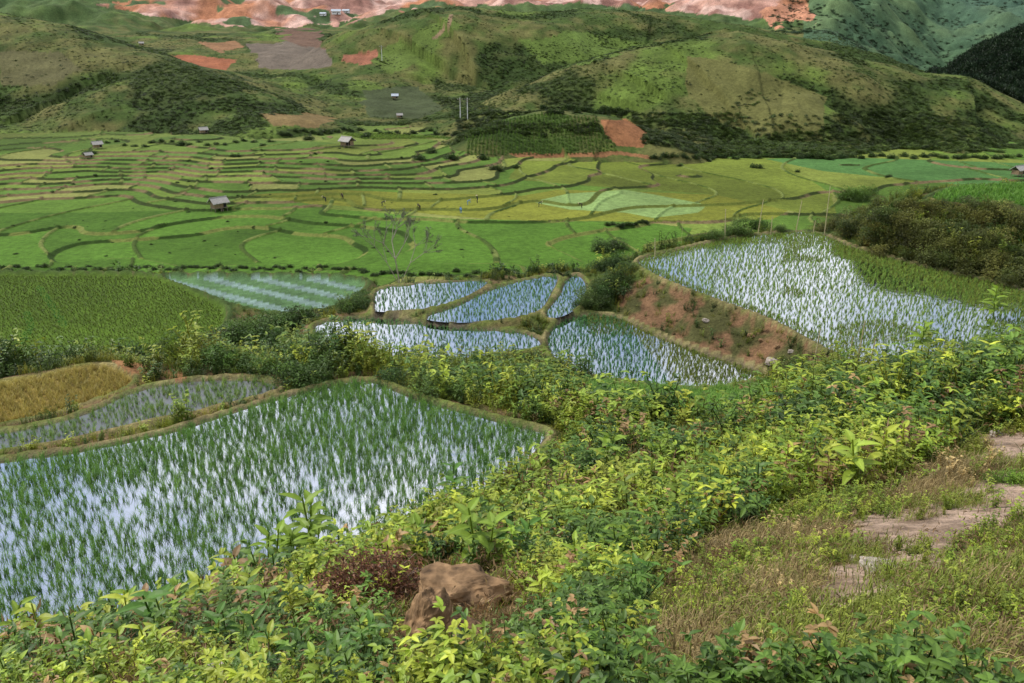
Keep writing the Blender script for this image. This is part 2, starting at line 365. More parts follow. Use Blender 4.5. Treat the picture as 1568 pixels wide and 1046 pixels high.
# red earth cuts
m=inside(U,V,[(945,440),(990,425),(1100,465),(1245,515),(1210,568),(1170,580),(1060,545),(990,520),(945,490)])&(R<45)&((SD>0.2))
col=np.where(m[:,None],mixc(C(.165,.095,.05),C(.07,.07,.025),sm(.42,.56,fbm(X,Y,.8,4,83))),col)
m=inside(U,V,[(160,545),(215,545),(290,568),(285,580),(235,578),(200,572)])&(R<30)&(SD>-.05)
col=np.where(m[:,None],C(.26,.135,.06),col)
DRY=[(960,1046),(985,930),(1060,850),(1200,775),(1380,735),(1480,680),(1600,640),(1700,1046),(1568,1090),(950,1090)]
PATH=[(1130,1090),(1230,990),(1280,930),(1275,870),(1370,800),(1430,750),(1490,695),(1600,650),(1600,760),(1520,815),(1460,880),(1410,960),(1370,1090)]
m=inside(U,V,DRY)&(R<14); col=np.where(m[:,None],mixc(C(.20,.145,.075),C(.09,.10,.03),sm(.45,.7,n1)),col)
def path_mask(x,y,u,v):
    a=fbm(x,y,.9,4,85)-.5; b=fbm(x,y,.9,4,86)-.5
    return inside(u+190*a,v+140*b,PATH)
m=path_mask(X,Y,U,V)&(R<14); col=np.where(m[:,None],mixc(C(.34,.245,.18),C(.20,.14,.095),sm(.45,.65,fbm(X,Y,.3,4,79))),col)
def mkmesh(name,co,faces_idx,k):
    me=bpy.data.meshes.new(name); me.vertices.add(len(co)); me.vertices.foreach_set('co',np.asarray(co,np.float32).ravel())
    nf_=len(faces_idx); me.loops.add(nf_*k); me.loops.foreach_set('vertex_index',np.asarray(faces_idx,np.int32).ravel())
    me.polygons.add(nf_); me.polygons.foreach_set('loop_start',np.arange(0,nf_*k,k,dtype=np.int32)); me.update(calc_edges=True); return me
i0=(np.arange(ny-1)[:,None]*nx+np.arange(nx-1)).ravel()
quads=np.stack([i0,i0+1,i0+nx+1,i0+nx],1)
me=mkmesh('terrain',np.stack([X,Y,Z],1),quads,4)
me.polygons.foreach_set('use_smooth',np.ones(len(quads),bool))
at=me.attributes.new('col','FLOAT_COLOR','POINT'); at.data.foreach_set('color',np.c_[col,np.ones(len(col))].astype(np.float32).ravel())
S=bpy.context.scene; COL=S.collection
def link(o): COL.objects.link(o); return o
ter=link(bpy.data.objects.new('terrain',me)); me.materials.append(landmat())
print('terrain',time.time()-T0)
# ---------------- water ---------------
def watermat():
    m,nt,N,L=newmat('paddy_water')
    o=N.new('ShaderNodeOutputMaterial');b=N.new('ShaderNodeBsdfPrincipled');gl=N.new('ShaderNodeBsdfGlossy');ms=N.new('ShaderNodeMixShader');lw=N.new('ShaderNodeFresnel');lw.inputs[0].default_value=1.33
    g=N.new('ShaderNodeNewGeometry')
    n2_=N.new('ShaderNodeTexNoise');n2_.inputs['Scale'].default_value=.7;n2_.inputs['Detail'].default_value=5;L.new(g.outputs['Position'],n2_.inputs['Vector'])
    mc=N.new('ShaderNodeMix');mc.data_type='RGBA';mc.inputs[6].default_value=(.045,.055,.04,1);mc.inputs[7].default_value=(.09,.08,.09,1);L.new(n2_.outputs[0],mc.inputs[0]);L.new(mc.outputs[2],b.inputs['Base Color'])
    b.inputs['Roughness'].default_value=.4
    gl.inputs['Roughness'].default_value=.06;gl.inputs['Color'].default_value=(.74,.76,.80,1)
    ad=N.new('ShaderNodeMath');ad.operation='MULTIPLY_ADD';ad.inputs[1].default_value=1.0;ad.inputs[2].default_value=.07;ad.use_clamp=True
    L.new(lw.outputs[0],ad.inputs[0]);L.new(ad.outputs[0],ms.inputs[0]);L.new(b.outputs[0],ms.inputs[1]);L.new(gl.outputs[0],ms.inputs[2])
    no=N.new('ShaderNodeTexNoise');no.inputs['Scale'].default_value=2.5;L.new(g.outputs['Position'],no.inputs['Vector'])
    bp=N.new('ShaderNodeBump');bp.inputs['Strength'].default_value=.2;bp.inputs['Distance'].default_value=.03;L.new(no.outputs[0],bp.inputs['Height']);L.new(bp.outputs[0],gl.inputs['Normal'])
    L.new(ms.outputs[0],o.inputs[0]); return m
wm=watermat()
bm_=bmesh.new()
for p in PATCH:
    if p[4] in('water',):
        bm_.faces.new([bm_.verts.new((q[0],q[1],p[1]+.02)) for q in p[6]])
bmesh.ops.triangulate(bm_,faces=bm_.faces[:])
me=bpy.data.meshes.new('paddy_water');bm_.to_mesh(me);bm_.free();me.materials.append(wm)
link(bpy.data.objects.new('paddy_water',me))
# ---------------- plant pieces ---------------
class MB:
    def __init__(s): s.v=[];s.f=[];s.c=[];s.m=[]
    def add(s,vs,fs,c,mi=0):
        o=len(s.v); s.v+= [tuple(q) for q in vs]; s.f+=[tuple(i+o for i in f) for f in fs]
        s.c+=[c[i] for i in range(len(vs))] if isinstance(c,list) else [c]*len(vs); s.m+=[mi]*len(fs)
    def mesh(s,name,mats,smooth=False):
        me=bpy.data.meshes.new(name);me.from_pydata(s.v,[],s.f);
        a=me.attributes.new('vc','FLOAT_COLOR','POINT')
        cc=[]
        for c in s.c:
            if isinstance(c,(int,float)): c=(c,c,c)
            cc+= [c[0],c[1],c[2],1]
        a.data.foreach_set('color',cc)
        for m in mats: me.materials.append(m)
        me.polygons.foreach_set('material_index',s.m)
        if smooth: me.polygons.foreach_set('use_smooth',[True]*len(s.f))
        me.update(); return me
ru=random.uniform
def blade(mb,bx,by,az,h,lean,w,segs=3,c=1.0,z0=0):
    dx,dy=math.cos(az),math.sin(az);px,py=-dy,dx;vs=[];cs=[]
    for i in range(segs+1):
        t=i/segs; o=lean*t*t*h; z=h*t*(1-.35*lean*t*t)+z0; ww=w*(1-t)**.6*.5 if i<segs else 0
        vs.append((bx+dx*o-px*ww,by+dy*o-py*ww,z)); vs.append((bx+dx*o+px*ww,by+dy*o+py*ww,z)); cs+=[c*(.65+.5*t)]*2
    mb.add(vs,[(2*i,2*i+1,2*i+3,2*i+2) for i in range(segs)],cs)
def leaf(mb,p,d,l,w,up=Vector((0,0,1)),c=1.0,droop=.25,mi=0,fine=False):
    d=d.normalized(); s=d.cross(up); 
    if s.length<.05: s=d.cross(Vector((1,0,.3)))
    s.normalize(); nn=s.cross(d)
    if not fine:
        m=p+d*l*.45; tip=p+d*l-nn*l*droop
        mb.add([p,m+s*w*.5+nn*w*.12,tip,m-s*w*.5+nn*w*.12],[(0,1,2),(0,2,3)],c,mi)
    else:
        prof=[(0,.06),(.2,.75),(.45,1),(.7,.75),(.88,.38),(1,0)];vs=[];cs=[]
        for t,k in prof:
            q=p+d*l*t-nn*l*droop*t*t
            vs+=[q+s*w*.5*k+nn*w*.15*k,q,q-s*w*.5*k+nn*w*.15*k];cs+=[c,c*1.25,c*.92]
        fs=[]
        for i in range(5):
            a=3*i; fs+=[(a,a+1,a+4,a+3),(a+1,a+2,a+5,a+4)]
        mb.add(vs,fs,cs,mi)
def tube(mb,p,q,r0,r1,c=1.0,mi=0,k=5):
    p=Vector(p);q=Vector(q);d=(q-p).normalized();s=d.orthogonal().normalized();t=d.cross(s);vs=[]
    for b,r in((p,r0),(q,r1)):
        for i in range(k):
            a=2*math.pi*i/k; vs.append(b+s*math.cos(a)*r+t*math.sin(a)*r)
    mb.add(vs,[(i,(i+1)%k,k+(i+1)%k,k+i) for i in range(k)]+[tuple(range(k,2*k))],c,mi)
LM=leafmat('foliage')
def rdir(zmin=-.2):
    while True:
        v=Vector((ru(-1,1),ru(-1,1),ru(zmin,1)))
        if .1<v.length<1: return v.normalized()
def v_rice(nb,h,w,lo=.05,hi=.8):
    mb=MB()
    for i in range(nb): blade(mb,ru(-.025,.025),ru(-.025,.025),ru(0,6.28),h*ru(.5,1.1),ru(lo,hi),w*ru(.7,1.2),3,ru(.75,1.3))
    return mb
def v_grass(nb,h,w,sp=.07):
    mb=MB()
    for i in range(nb): blade(mb,random.gauss(0,sp),random.gauss(0,sp),ru(0,6.28),h*ru(.4,1.1),ru(.2,1.1),w*ru(.7,1.3),3,(ru(.6,1.35)))
    return mb
def v_weed(ns,h,ll,lw,per=9,spread=.5):
    mb=MB()
    for s in range(ns):
        az=ru(0,6.28);sp=ru(.1,spread);hh=h*ru(.55,1.1);b=Vector((ru(-.06,.06),ru(-.06,.06),0)); prev=b; c0=ru(.75,1.25)
        for k in range(1,per+1):
            t=k/per; p=b+Vector((math.cos(az)*sp*hh*t*t,math.sin(az)*sp*hh*t*t,hh*t))+Vector((ru(-1,1),ru(-1,1),0))*.01
            if k%3==0: tube(mb,prev,p,.005,.003,(.8,.7,.5),0,3); prev=p
            for _ in range(2 if t<.95 else 4):
                a=ru(0,6.28); d=Vector((math.cos(a),math.sin(a),ru(-.2,.7))); leaf(mb,p,d,ll*ru(.6,1.2)*(1.1-.4*t),lw*ru(.7,1.2)*(1.1-.4*t),c=c0*ru(.75,1.15)*(.6+.6*t),droop=ru(.1,.4),fine=ll>.08)
    return mb
def v_shrub(nl,ls,clumps=16,flat=.8):
    mb=MB(); cs=[]
    for i in range(clumps):
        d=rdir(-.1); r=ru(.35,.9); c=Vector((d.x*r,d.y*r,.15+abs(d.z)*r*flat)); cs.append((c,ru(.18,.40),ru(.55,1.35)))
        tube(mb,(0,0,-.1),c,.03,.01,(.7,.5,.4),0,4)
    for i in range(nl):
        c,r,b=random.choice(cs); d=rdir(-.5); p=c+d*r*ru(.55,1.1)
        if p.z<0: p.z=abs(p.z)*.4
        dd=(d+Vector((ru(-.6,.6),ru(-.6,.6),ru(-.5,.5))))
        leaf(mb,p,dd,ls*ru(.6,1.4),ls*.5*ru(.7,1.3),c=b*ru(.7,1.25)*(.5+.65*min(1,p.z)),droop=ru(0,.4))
    return mb
def v_broad(nl=9,h=.55,L=.26):
    mb=MB(); 
    top=Vector((ru(-.08,.08),ru(-.08,.08),h)); tube(mb,(0,0,-.05),top,h*.02,h*.012,(.8,.8,.5),0,5)
    for i in range(nl):
        t=.35+.65*i/nl; p=top*t; a=i*2.4+ru(-.3,.3); el=.1+.9*t*t
        leaf(mb,p,Vector((math.cos(a),math.sin(a),el)),L*ru(.8,1.15)*(1.1-.45*t),L*.36*(1.1-.3*t),c=ru(.8,1.15)*(.7+.4*t),droop=ru(.25,.5),fine=True)
    return mb
def v_dry(nb=40):
    mb=MB()
    for i in range(nb):
        d=rdir(0);p=Vector((ru(-.5,.5),ru(-.5,.5),ru(0,.35))); leaf(mb,p,d,ru(.08,.2),ru(.01,.03),c=ru(.5,1.4),droop=ru(-.6,.8))
    return mb
LIB={}
def lib(key,makers):
    c=bpy.data.collections.new(key+'_variants')
    for i,mb in enumerate(makers):
        o=bpy.data.objects.new('%s_variant_%02d'%(key,i),mb.mesh(key,[LM])); c.objects.link(o)
    LIB[key]=(c,len(makers))
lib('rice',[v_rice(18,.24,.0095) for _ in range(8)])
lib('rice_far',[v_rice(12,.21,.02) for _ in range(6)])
lib('grass',[v_grass(34,.22,.009) for _ in range(5)])
lib('turf',[v_grass(40,.09,.006,.09) for _ in range(4)])
lib('weed',[v_weed(6,.34,.055,.03) for _ in range(4)]+[v_weed(4,.42,.085,.04,7) for _ in range(3)]+[v_weed(7,.2,.04,.028,6,1.0) for _ in range(2)]+[v_weed(8,.3,.07,.014,8,.7) for _ in range(2)])
lib('broad',[v_broad(random.randint(7,11),ru(.4,.7),ru(.2,.3)) for _ in range(4)]+[v_weed(3,.6,.16,.07,7,.5) for _ in range(3)])
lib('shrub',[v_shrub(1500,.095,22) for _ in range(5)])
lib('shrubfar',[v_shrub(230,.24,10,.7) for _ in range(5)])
lib('dry',[v_dry() for _ in range(4)])
print('lib',time.time()-T0)
def scatter(name,key,P,scale,tint,tilt=.12,zs=None):
    coll,nv=LIB[key]; P=np.asarray(P,np.float32); N=len(P)
    if N==0: return
    me=bpy.data.meshes.new(name); me.vertices.add(N); me.vertices.foreach_set('co',P.ravel())
    rot=np.c_[rng.normal(0,tilt,N),rng.normal(0,tilt,N),rng.uniform(0,6.283,N)].astype(np.float32)
    scale=np.asarray(scale)*np.ones(N); zs=1.0 if zs is None else zs
    sc=np.c_[scale,scale,scale*zs].astype(np.float32)
    a=me.attributes.new('rot','FLOAT_VECTOR','POINT');a.data.foreach_set('vector',rot.ravel())
    a=me.attributes.new('scl','FLOAT_VECTOR','POINT');a.data.foreach_set('vector',sc.ravel())
    a=me.attributes.new('vidx','INT','POINT');a.data.foreach_set('value',rng.integers(0,nv,N).astype(np.int32))
    a=me.attributes.new('tint','FLOAT_COLOR','POINT');a.data.foreach_set('color',np.c_[np.clip(np.asarray(tint)*1.2,0,1)*np.ones((N,1)),np.ones(N)].astype(np.float32).ravel())
    o=link(bpy.data.objects.new(name,me))
    g=bpy.data.node_groups.new(name,'GeometryNodeTree')
    g.interface.new_socket('Geometry',in_out='INPUT',socket_type='NodeSocketGeometry');g.interface.new_socket('Geometry',in_out='OUTPUT',socket_type='NodeSocketGeometry')
    gi=g.nodes.new('NodeGroupInput');go=g.nodes.new('NodeGroupOutput');ip=g.nodes.new('GeometryNodeInstanceOnPoints');ci=g.nodes.new('GeometryNodeCollectionInfo')
    ci.inputs['Collection'].default_value=coll;ci.inputs['Separate Children'].default_value=True;ci.inputs['Reset Children'].default_value=True
    def na(nm,ty):
        q=g.nodes.new('GeometryNodeInputNamedAttribute');q.data_type=ty;q.inputs['Name'].default_value=nm
        return [s for s in q.outputs if s.enabled and s.name=='Attribute'][0]
    g.links.new(gi.outputs[0],ip.inputs['Points']);g.links.new(ci.outputs[0],ip.inputs['Instance']);ip.inputs['Pick Instance'].default_value=True
    g.links.new(na('vidx','INT'),ip.inputs['Instance Index']);g.links.new(na('rot','FLOAT_VECTOR'),ip.inputs['Rotation']);g.links.new(na('scl','FLOAT_VECTOR'),ip.inputs['Scale'])
    g.links.new(ip.outputs[0],go.inputs[0]); md=o.modifiers.new('scatter','NODES');md.node_group=g; return o
def tintmix(a,b,N,pw=1.0,jit=.15):
    t=rng.uniform(0,1,(N,1))**pw; return (np.array(a)*(1-t)+np.array(b)*t)*(1+rng.normal(0,jit,(N,1)))
# ---- rice
def patch_pts(i,sp,ang,dens=None,jit=.25):
    p=PATCH[i];pl=p[6];c=pl.mean(0);R_=np.abs(pl-c).max()*1.5
    g=np.arange(-R_,R_,sp);gx,gy=np.meshgrid(g,g);gx=gx.ravel()+rng.normal(0,jit*sp,gx.size);gy=gy.ravel()+rng.normal(0,jit*sp,gy.size)
    x=c[0]+gx*math.cos(ang)-gy*math.sin(ang);y=c[1]+gx*math.sin(ang)+gy*math.cos(ang)
    s=sdist(x,y,pl);m=s<-.06;x,y,s=x[m],y[m],s[m]
    if dens is not None:
        k=rng.uniform(0,1,len(x))<dens(x,y); x,y=x[k],y[k]
    return np.c_[x,y,np.full(len(x),p[1]-.02)]
nm={p[0]:i for i,p in enumerate(PATCH)}
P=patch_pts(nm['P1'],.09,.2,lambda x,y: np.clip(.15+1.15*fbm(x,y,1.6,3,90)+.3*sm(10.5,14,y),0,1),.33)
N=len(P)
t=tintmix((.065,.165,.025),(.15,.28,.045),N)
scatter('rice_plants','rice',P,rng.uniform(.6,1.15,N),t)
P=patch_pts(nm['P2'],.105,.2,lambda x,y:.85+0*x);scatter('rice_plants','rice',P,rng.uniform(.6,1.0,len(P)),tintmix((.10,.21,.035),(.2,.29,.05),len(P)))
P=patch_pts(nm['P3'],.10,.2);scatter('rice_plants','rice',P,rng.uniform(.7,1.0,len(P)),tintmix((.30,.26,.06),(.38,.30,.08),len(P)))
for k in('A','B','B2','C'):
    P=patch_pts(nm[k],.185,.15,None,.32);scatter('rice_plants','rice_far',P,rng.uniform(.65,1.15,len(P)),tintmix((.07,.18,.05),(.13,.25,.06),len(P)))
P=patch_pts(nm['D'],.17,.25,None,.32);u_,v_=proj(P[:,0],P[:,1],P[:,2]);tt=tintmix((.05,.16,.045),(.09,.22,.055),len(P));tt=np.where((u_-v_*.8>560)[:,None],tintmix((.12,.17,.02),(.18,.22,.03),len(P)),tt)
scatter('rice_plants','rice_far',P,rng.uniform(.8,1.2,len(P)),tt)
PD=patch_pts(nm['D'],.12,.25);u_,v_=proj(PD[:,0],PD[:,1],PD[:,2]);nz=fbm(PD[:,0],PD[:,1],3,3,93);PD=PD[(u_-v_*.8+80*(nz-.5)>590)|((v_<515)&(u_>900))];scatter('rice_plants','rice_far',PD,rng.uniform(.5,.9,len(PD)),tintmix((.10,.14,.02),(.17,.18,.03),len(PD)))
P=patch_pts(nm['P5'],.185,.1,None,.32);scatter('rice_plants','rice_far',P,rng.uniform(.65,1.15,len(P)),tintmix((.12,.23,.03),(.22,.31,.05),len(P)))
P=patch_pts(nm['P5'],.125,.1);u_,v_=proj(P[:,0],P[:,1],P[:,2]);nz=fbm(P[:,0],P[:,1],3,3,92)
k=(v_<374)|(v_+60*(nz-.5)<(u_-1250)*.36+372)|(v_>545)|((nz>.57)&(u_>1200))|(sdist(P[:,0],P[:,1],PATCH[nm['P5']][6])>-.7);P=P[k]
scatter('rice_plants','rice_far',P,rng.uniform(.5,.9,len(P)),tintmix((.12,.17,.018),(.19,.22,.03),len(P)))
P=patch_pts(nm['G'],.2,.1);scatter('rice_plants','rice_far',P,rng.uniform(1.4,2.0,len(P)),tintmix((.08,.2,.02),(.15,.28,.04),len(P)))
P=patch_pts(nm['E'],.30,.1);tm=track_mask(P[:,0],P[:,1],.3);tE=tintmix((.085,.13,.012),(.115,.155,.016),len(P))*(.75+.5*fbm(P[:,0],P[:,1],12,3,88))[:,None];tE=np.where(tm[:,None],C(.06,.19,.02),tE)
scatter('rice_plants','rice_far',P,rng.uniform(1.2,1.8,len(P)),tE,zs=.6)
print('rice',time.time()-T0)
# ---- bank cover
def lpscat(N,r0,r1,a=.68):
    th_=rng.uniform(-a,a,N);r=np.exp(rng.uniform(math.log(r0),math.log(r1),N));x=r*np.sin(th_);y=r*np.cos(th_)
    z,sd,idx,ax=height(x,y);u,v=proj(x,y,z);return x,y,z,sd,idx,ax,u,v,r
x,y,z,sd,idx,ax,u,v,r=lpscat(66000,1.9,95)
ok=(sd>.25)
dry=inside(u,v,DRY)&(r<14); path=path_mask(x,y,u,v)&(r<14)
ROCKZ=[(600,880),(790,870),(820,950),(790,1060),(610,1060)]
earth=inside(u,v,[(945,440),(995,425),(1100,465),(1245,515),(1210,568),(1170,580),(1060,545),(950,490)])&(r<45)
earth|=inside(u,v,[(165,545),(215,545),(290,568),(285,580),(235,578),(200,572)])&(r<30)
lush=inside(u,v,[(860,595),(930,585),(1080,600),(1180,585),(1230,605),(1180,645),(1020,660),(900,645)])
nn=fbm(x,y,1.1,3,95)
m=ok&~dry&~path&~lush&~(earth&(rng.uniform(0,1,len(x))<.35))
P=np.c_[x,y,z-.02][m]; rm=r[m];q=rng.uniform(0,1,m.sum());nm_=nn[m];um,vm=u[m],v[m]
lim=np.clip(.3+sd[m]/2.0,.35,1); rz_=inside(um,vm,ROCKZ)&(rm<9); lim=np.where(earth[m],.45,lim)
yg=tintmix((.13,.205,.022),(.30,.33,.036),len(P),1.2)
dk=tintmix((.04,.085,.014),(.10,.17,.025),len(P))
tn=np.where((nm_+rng.normal(0,.10,len(P))>.47)[:,None],yg,dk)
sw=rng.uniform(0,1,len(P))<.07; tn=np.where((sw&(rm<15))[:,None],tintmix((.18,.11,.05),(.30,.20,.08),len(P)),tn)
fardk=sm(14,24,rm)[:,None]; tn=tn*(1-.3*fardk)
thin=rng.uniform(0,1,len(P))<np.where(rz_,.4,1)
bare_n=fbm(P[:,0],P[:,1],.8,3,98)
thin&=~((bare_n>.51)&(rm<11)&(rng.uniform(0,1,len(P))<.82))
tall=.45+1.35*fbm(P[:,0],P[:,1],1.4,3,99)
k=(q<.40)&thin; scatter('bank_weeds','weed',P[k],(tall*rng.uniform(.5,1.3,len(P))*np.clip(rm/8,.58,1.9)*lim*np.where(rz_,.5,1))[k],tn[k])
k=(q>=.40)&(q<.89)&thin; scatter('bank_grass','grass',P[k],(rng.uniform(.7,1.3,len(P))*np.clip(rm/8,.55,2.4)*lim)[k],(tn*np.array([1.25,1.05,.9]))[k])
k=(q>=.95)&(rm<20)&(rm>2.6)&~rz_; scatter('bank_broadleaf_plants','broad',P[k],(rng.uniform(.45,1.05,len(P))*np.clip(rm/8,.40,.95)*lim)[k],(tn*1.15)[k])
k=(q>=.89)&(q<.95)&(rm<14); scatter('dead_stalks','dry',P[k],(rng.uniform(.4,.9,len(P))*np.clip(rm/9,.25,.9)*lim)[k],tintmix((.22,.13,.065),(.38,.28,.14),k.sum()))
k=(rm>17)&(q<.06)&(sd[m]>1.6); scatter('bank_shrubs','shrubfar',P[k],(rng.uniform(.008,.02,len(P))*rm)[k],(dk*1.1)[k])
m=ok&lush; scatter('lush_grass','grass',np.c_[x,y,z][m],rng.uniform(.9,1.6,m.sum())*1.4,tintmix((.09,.21,.02),(.17,.31,.04),m.sum()))
# dry verge
x,y,z,sd,idx,ax,u,v,r=lpscat(66000,1.8,14,.72);nn=fbm(x,y,.6,3,96)
dry=inside(u,v,DRY);path=path_mask(x,y,u,v)
m=dry&(~path|(nn+rng.normal(0,.06,len(x))>.6)); P=np.c_[x,y,z][m];q=rng.uniform(0,1,len(P));rm=r[m]
t=np.where((nn[m]+rng.normal(0,.1,len(P))>.47)[:,None],tintmix((.15,.20,.025),(.27,.30,.05),len(P)),tintmix((.26,.20,.08),(.36,.27,.12),len(P)))
cl=fbm(P[:,0],P[:,1],.5,3,87)
k=(q<.72)&(cl<.56); scatter('verge_turf','turf',P[k],rng.uniform(.4,1.0,k.sum()),t[k])
k=(q>.80)&((cl>.45)|(q>.95)); scatter('verge_weeds','weed',P[k],(rng.uniform(.13,.42,len(P))*np.clip(rm/5,.8,1.7))[k],(np.where((cl>.5)[:,None],tintmix((.12,.19,.02),(.27,.31,.035),len(P)),t*1.1))[k])
k=(q>.72)&(q<.79); scatter('dead_stalks','dry',P[k],rng.uniform(.1,.25,k.sum()),tintmix((.2,.13,.07),(.35,.25,.13),k.sum()))
# ---- shrubs from photo (u, v base, half width px)
def place(lst,name,tA,tB,key='shrub',zs=.9,guard=True):
    g=ground([(a,b) for a,b,c in lst]); P=[];s=[]
    for (a,b,c),q in zip(lst,g):
        w=c*q[3]/F
        for k in range(4):
            P.append((q[0]+ru(-.6,.6)*w,q[1]+ru(-.1,.7)*w,0));s.append(w*ru(.55,.85))
    P=np.array(P);s=np.array(s); h_,sd_=height(P[:,0],P[:,1])[:2]; P[:,2]=h_-.05
    if guard: k=sd_>s*.55; P=P[k];s=s[k]
    if len(P): scatter(name,key,P,s,tintmix(tA,tB,len(P)),.15,zs)
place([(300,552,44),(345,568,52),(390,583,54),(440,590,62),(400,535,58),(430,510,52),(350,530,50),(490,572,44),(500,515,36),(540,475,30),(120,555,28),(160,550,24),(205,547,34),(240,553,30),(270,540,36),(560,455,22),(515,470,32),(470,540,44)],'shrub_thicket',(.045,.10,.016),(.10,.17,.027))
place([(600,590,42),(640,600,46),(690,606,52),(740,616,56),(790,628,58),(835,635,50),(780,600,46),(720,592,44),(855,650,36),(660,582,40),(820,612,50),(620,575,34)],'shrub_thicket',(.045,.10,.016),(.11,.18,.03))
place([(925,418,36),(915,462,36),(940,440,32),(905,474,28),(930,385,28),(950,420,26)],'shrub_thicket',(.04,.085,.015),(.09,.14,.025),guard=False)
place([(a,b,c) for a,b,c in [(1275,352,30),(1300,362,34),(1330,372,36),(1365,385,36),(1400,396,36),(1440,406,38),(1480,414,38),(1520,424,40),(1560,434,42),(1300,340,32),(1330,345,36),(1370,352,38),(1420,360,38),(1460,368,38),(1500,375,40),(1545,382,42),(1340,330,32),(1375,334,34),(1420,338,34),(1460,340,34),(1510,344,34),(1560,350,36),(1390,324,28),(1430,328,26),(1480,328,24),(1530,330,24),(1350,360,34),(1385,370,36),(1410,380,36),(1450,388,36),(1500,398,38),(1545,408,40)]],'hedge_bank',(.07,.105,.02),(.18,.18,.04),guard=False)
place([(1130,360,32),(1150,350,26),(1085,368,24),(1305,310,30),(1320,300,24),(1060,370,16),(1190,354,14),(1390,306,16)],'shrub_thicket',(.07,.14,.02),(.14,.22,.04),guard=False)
place([(1215,690,50),(1235,665,42),(1500,590,56),(1550,600,72),(1545,550,54),(1440,595,36),(1410,605,38),(1480,620,50),(1575,830,52),(1565,870,34),(1350,630,36),(1585,740,50)],'verge_shrub',(.11,.20,.02),(.25,.33,.035),guard=False)
# valley edge and farm hedges
hl=[(a,412+ru(-3,4),7) for a in range(-40,560,11)]+[(a,420+ru(-4,4),8) for a in range(560,900,14)]+[(a,345+ru(-3,3),8) for a in range(930,1000,10)]
hl+=[(130,240,10),(142,236,8),(280,222,10),(360,240,9),(760,260,12),(745,245,14),(690,245,12),(640,245,12),(790,258,8),(560,212,10),(470,215,10),(500,205,10),(660,235,10),(1160,258,10),(1222,264,6),(1360,272,6),(1040,255,6)]+[(a,205+ru(-6,4),7) for a in range(430,760,12)]+[(a,242+ru(-2,3),9) for a in range(1000,1568,16)]+[(a,222+ru(-5,5),6) for a in range(150,420,14)]+[(a,172+ru(-6,4),9) for a in range(830,960,9)]
hl+=[(ru(0,780),ru(225,400),ru(1.5,4)) for _ in range(80)]
place(hl,'valley_hedge',(.03,.065,.012),(.07,.12,.02),'shrubfar',1.0,guard=False)
# hillside
x,y,z,sd,idx,ax,u,v,r=lpscat(150000,245,680,.62)
dn=fbm(x,y,26,4,97);gu=1-np.abs(2*fbm(x,y,55,4,31)-1)
bare=np.zeros(len(x),bool)
for poly,c,a,b in fld[:10]: bare|=inside(u,v,poly)
light=inside(u,v,fld[10][0])|inside(u,v,fld[11][0])
foot=(z<-24)&(u>700)&(r<330)
pr=np.clip((dn-.34)*2.6,0.2,1)*.8+sm(.82,.95,gu)*.7+.6*foot; pr=np.where(light,pr*.18,pr)
m=(ax['hm']>.5)&~bare&(rng.uniform(0,1,len(x))<pr)&(r<600)
t=tintmix((.034,.060,.012),(.075,.112,.022),m.sum()); t=np.where((dn[m]>.5)[:,None]&(rng.uniform(0,1,(m.sum(),1))>.35),t*1.7,t)
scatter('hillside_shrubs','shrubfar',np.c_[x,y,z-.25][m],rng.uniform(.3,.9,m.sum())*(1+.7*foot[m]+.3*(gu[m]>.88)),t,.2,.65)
fo=(u>1425)&(r>400)&(r<600)&(v<180);scatter('forest_trees','shrubfar',np.c_[x,y,z][fo],rng.uniform(2,4,fo.sum()),tintmix((.012,.03,.014),(.03,.055,.02),fo.sum()),.1,1.4)
x,y,z,sd,idx,ax,u,v,r=lpscat(26000,600,1050,.62); g2=1-np.abs(2*fbm(x,y,55,4,31)-1)
m=(u>1180)&((g2>.8)|(rng.uniform(0,1,len(x))<.2)); scatter('hillside_shrubs','shrubfar',np.c_[x,y,z-.5][m],rng.uniform(1.2,2.8,m.sum()),tintmix((.04,.075,.035),(.07,.115,.05),m.sum()),.2,.6)
# maize on the knoll
xx,yy=np.meshgrid(np.arange(-60,70,1.1),np.arange(228,275,1.0));xx=xx.ravel();yy=yy.ravel()+rng.normal(0,.2,xx.size);zz=height(xx,yy)[0];u_,v_=proj(xx,yy,zz)
k=inside(u_,v_,[(712,210),(760,188),(830,174),(915,182),(925,205),(950,230),(900,238),(715,238)])
scatter('maize_crop','shrubfar',np.c_[xx,yy,zz][k],rng.uniform(.4,.6,k.sum()),tintmix((.09,.18,.025),(.15,.26,.035),k.sum()),.1,1.3)
k=inside(u_,v_,[(510,186),(600,184),(700,190),(690,212),(560,214),(515,204)])
scatter('maize_crop','shrubfar',np.c_[xx,yy,zz][k],rng.uniform(.4,.6,k.sum()),tintmix((.14,.25,.025),(.21,.32,.035),k.sum()),.1,1.0)
print('scatter',time.time()-T0)
# ---------------- built things ---------------
WOOD=simple('weathered_wood',(.20,.16,.12),.9,.4,6);THATCH=simple('thatch',(.36,.34,.31),.95,.4,8);WALL=simple('bamboo_wall',(.24,.17,.10),.9,.3,5);DARK=simple('dark_opening',(.02,.02,.02),.9);WHITE=simple('whitewash',(.7,.7,.68),.8,.1);TIN=simple('tin_roof',(.45,.5,.56),.5,.2)
def boxv(mb,c,s,mi=0,rz=0):
    x,y,z=c;a,b,d=[k/2 for k in s];vs=[]
    for i in(-1,1):
        for j in(-1,1):
            for k in(-1,1): vs.append((x+i*a,y+j*b,z+k*d))
    mb.add(vs,[(0,1,3,2),(4,6,7,5),(0,4,5,1),(2,3,7,6),(0,2,6,4),(1,5,7,3)],1.0,mi)
def part(name,mb,mats,par):
    o=link(bpy.data.objects.new(name,mb.mesh(name,mats)));o.parent=par;return o
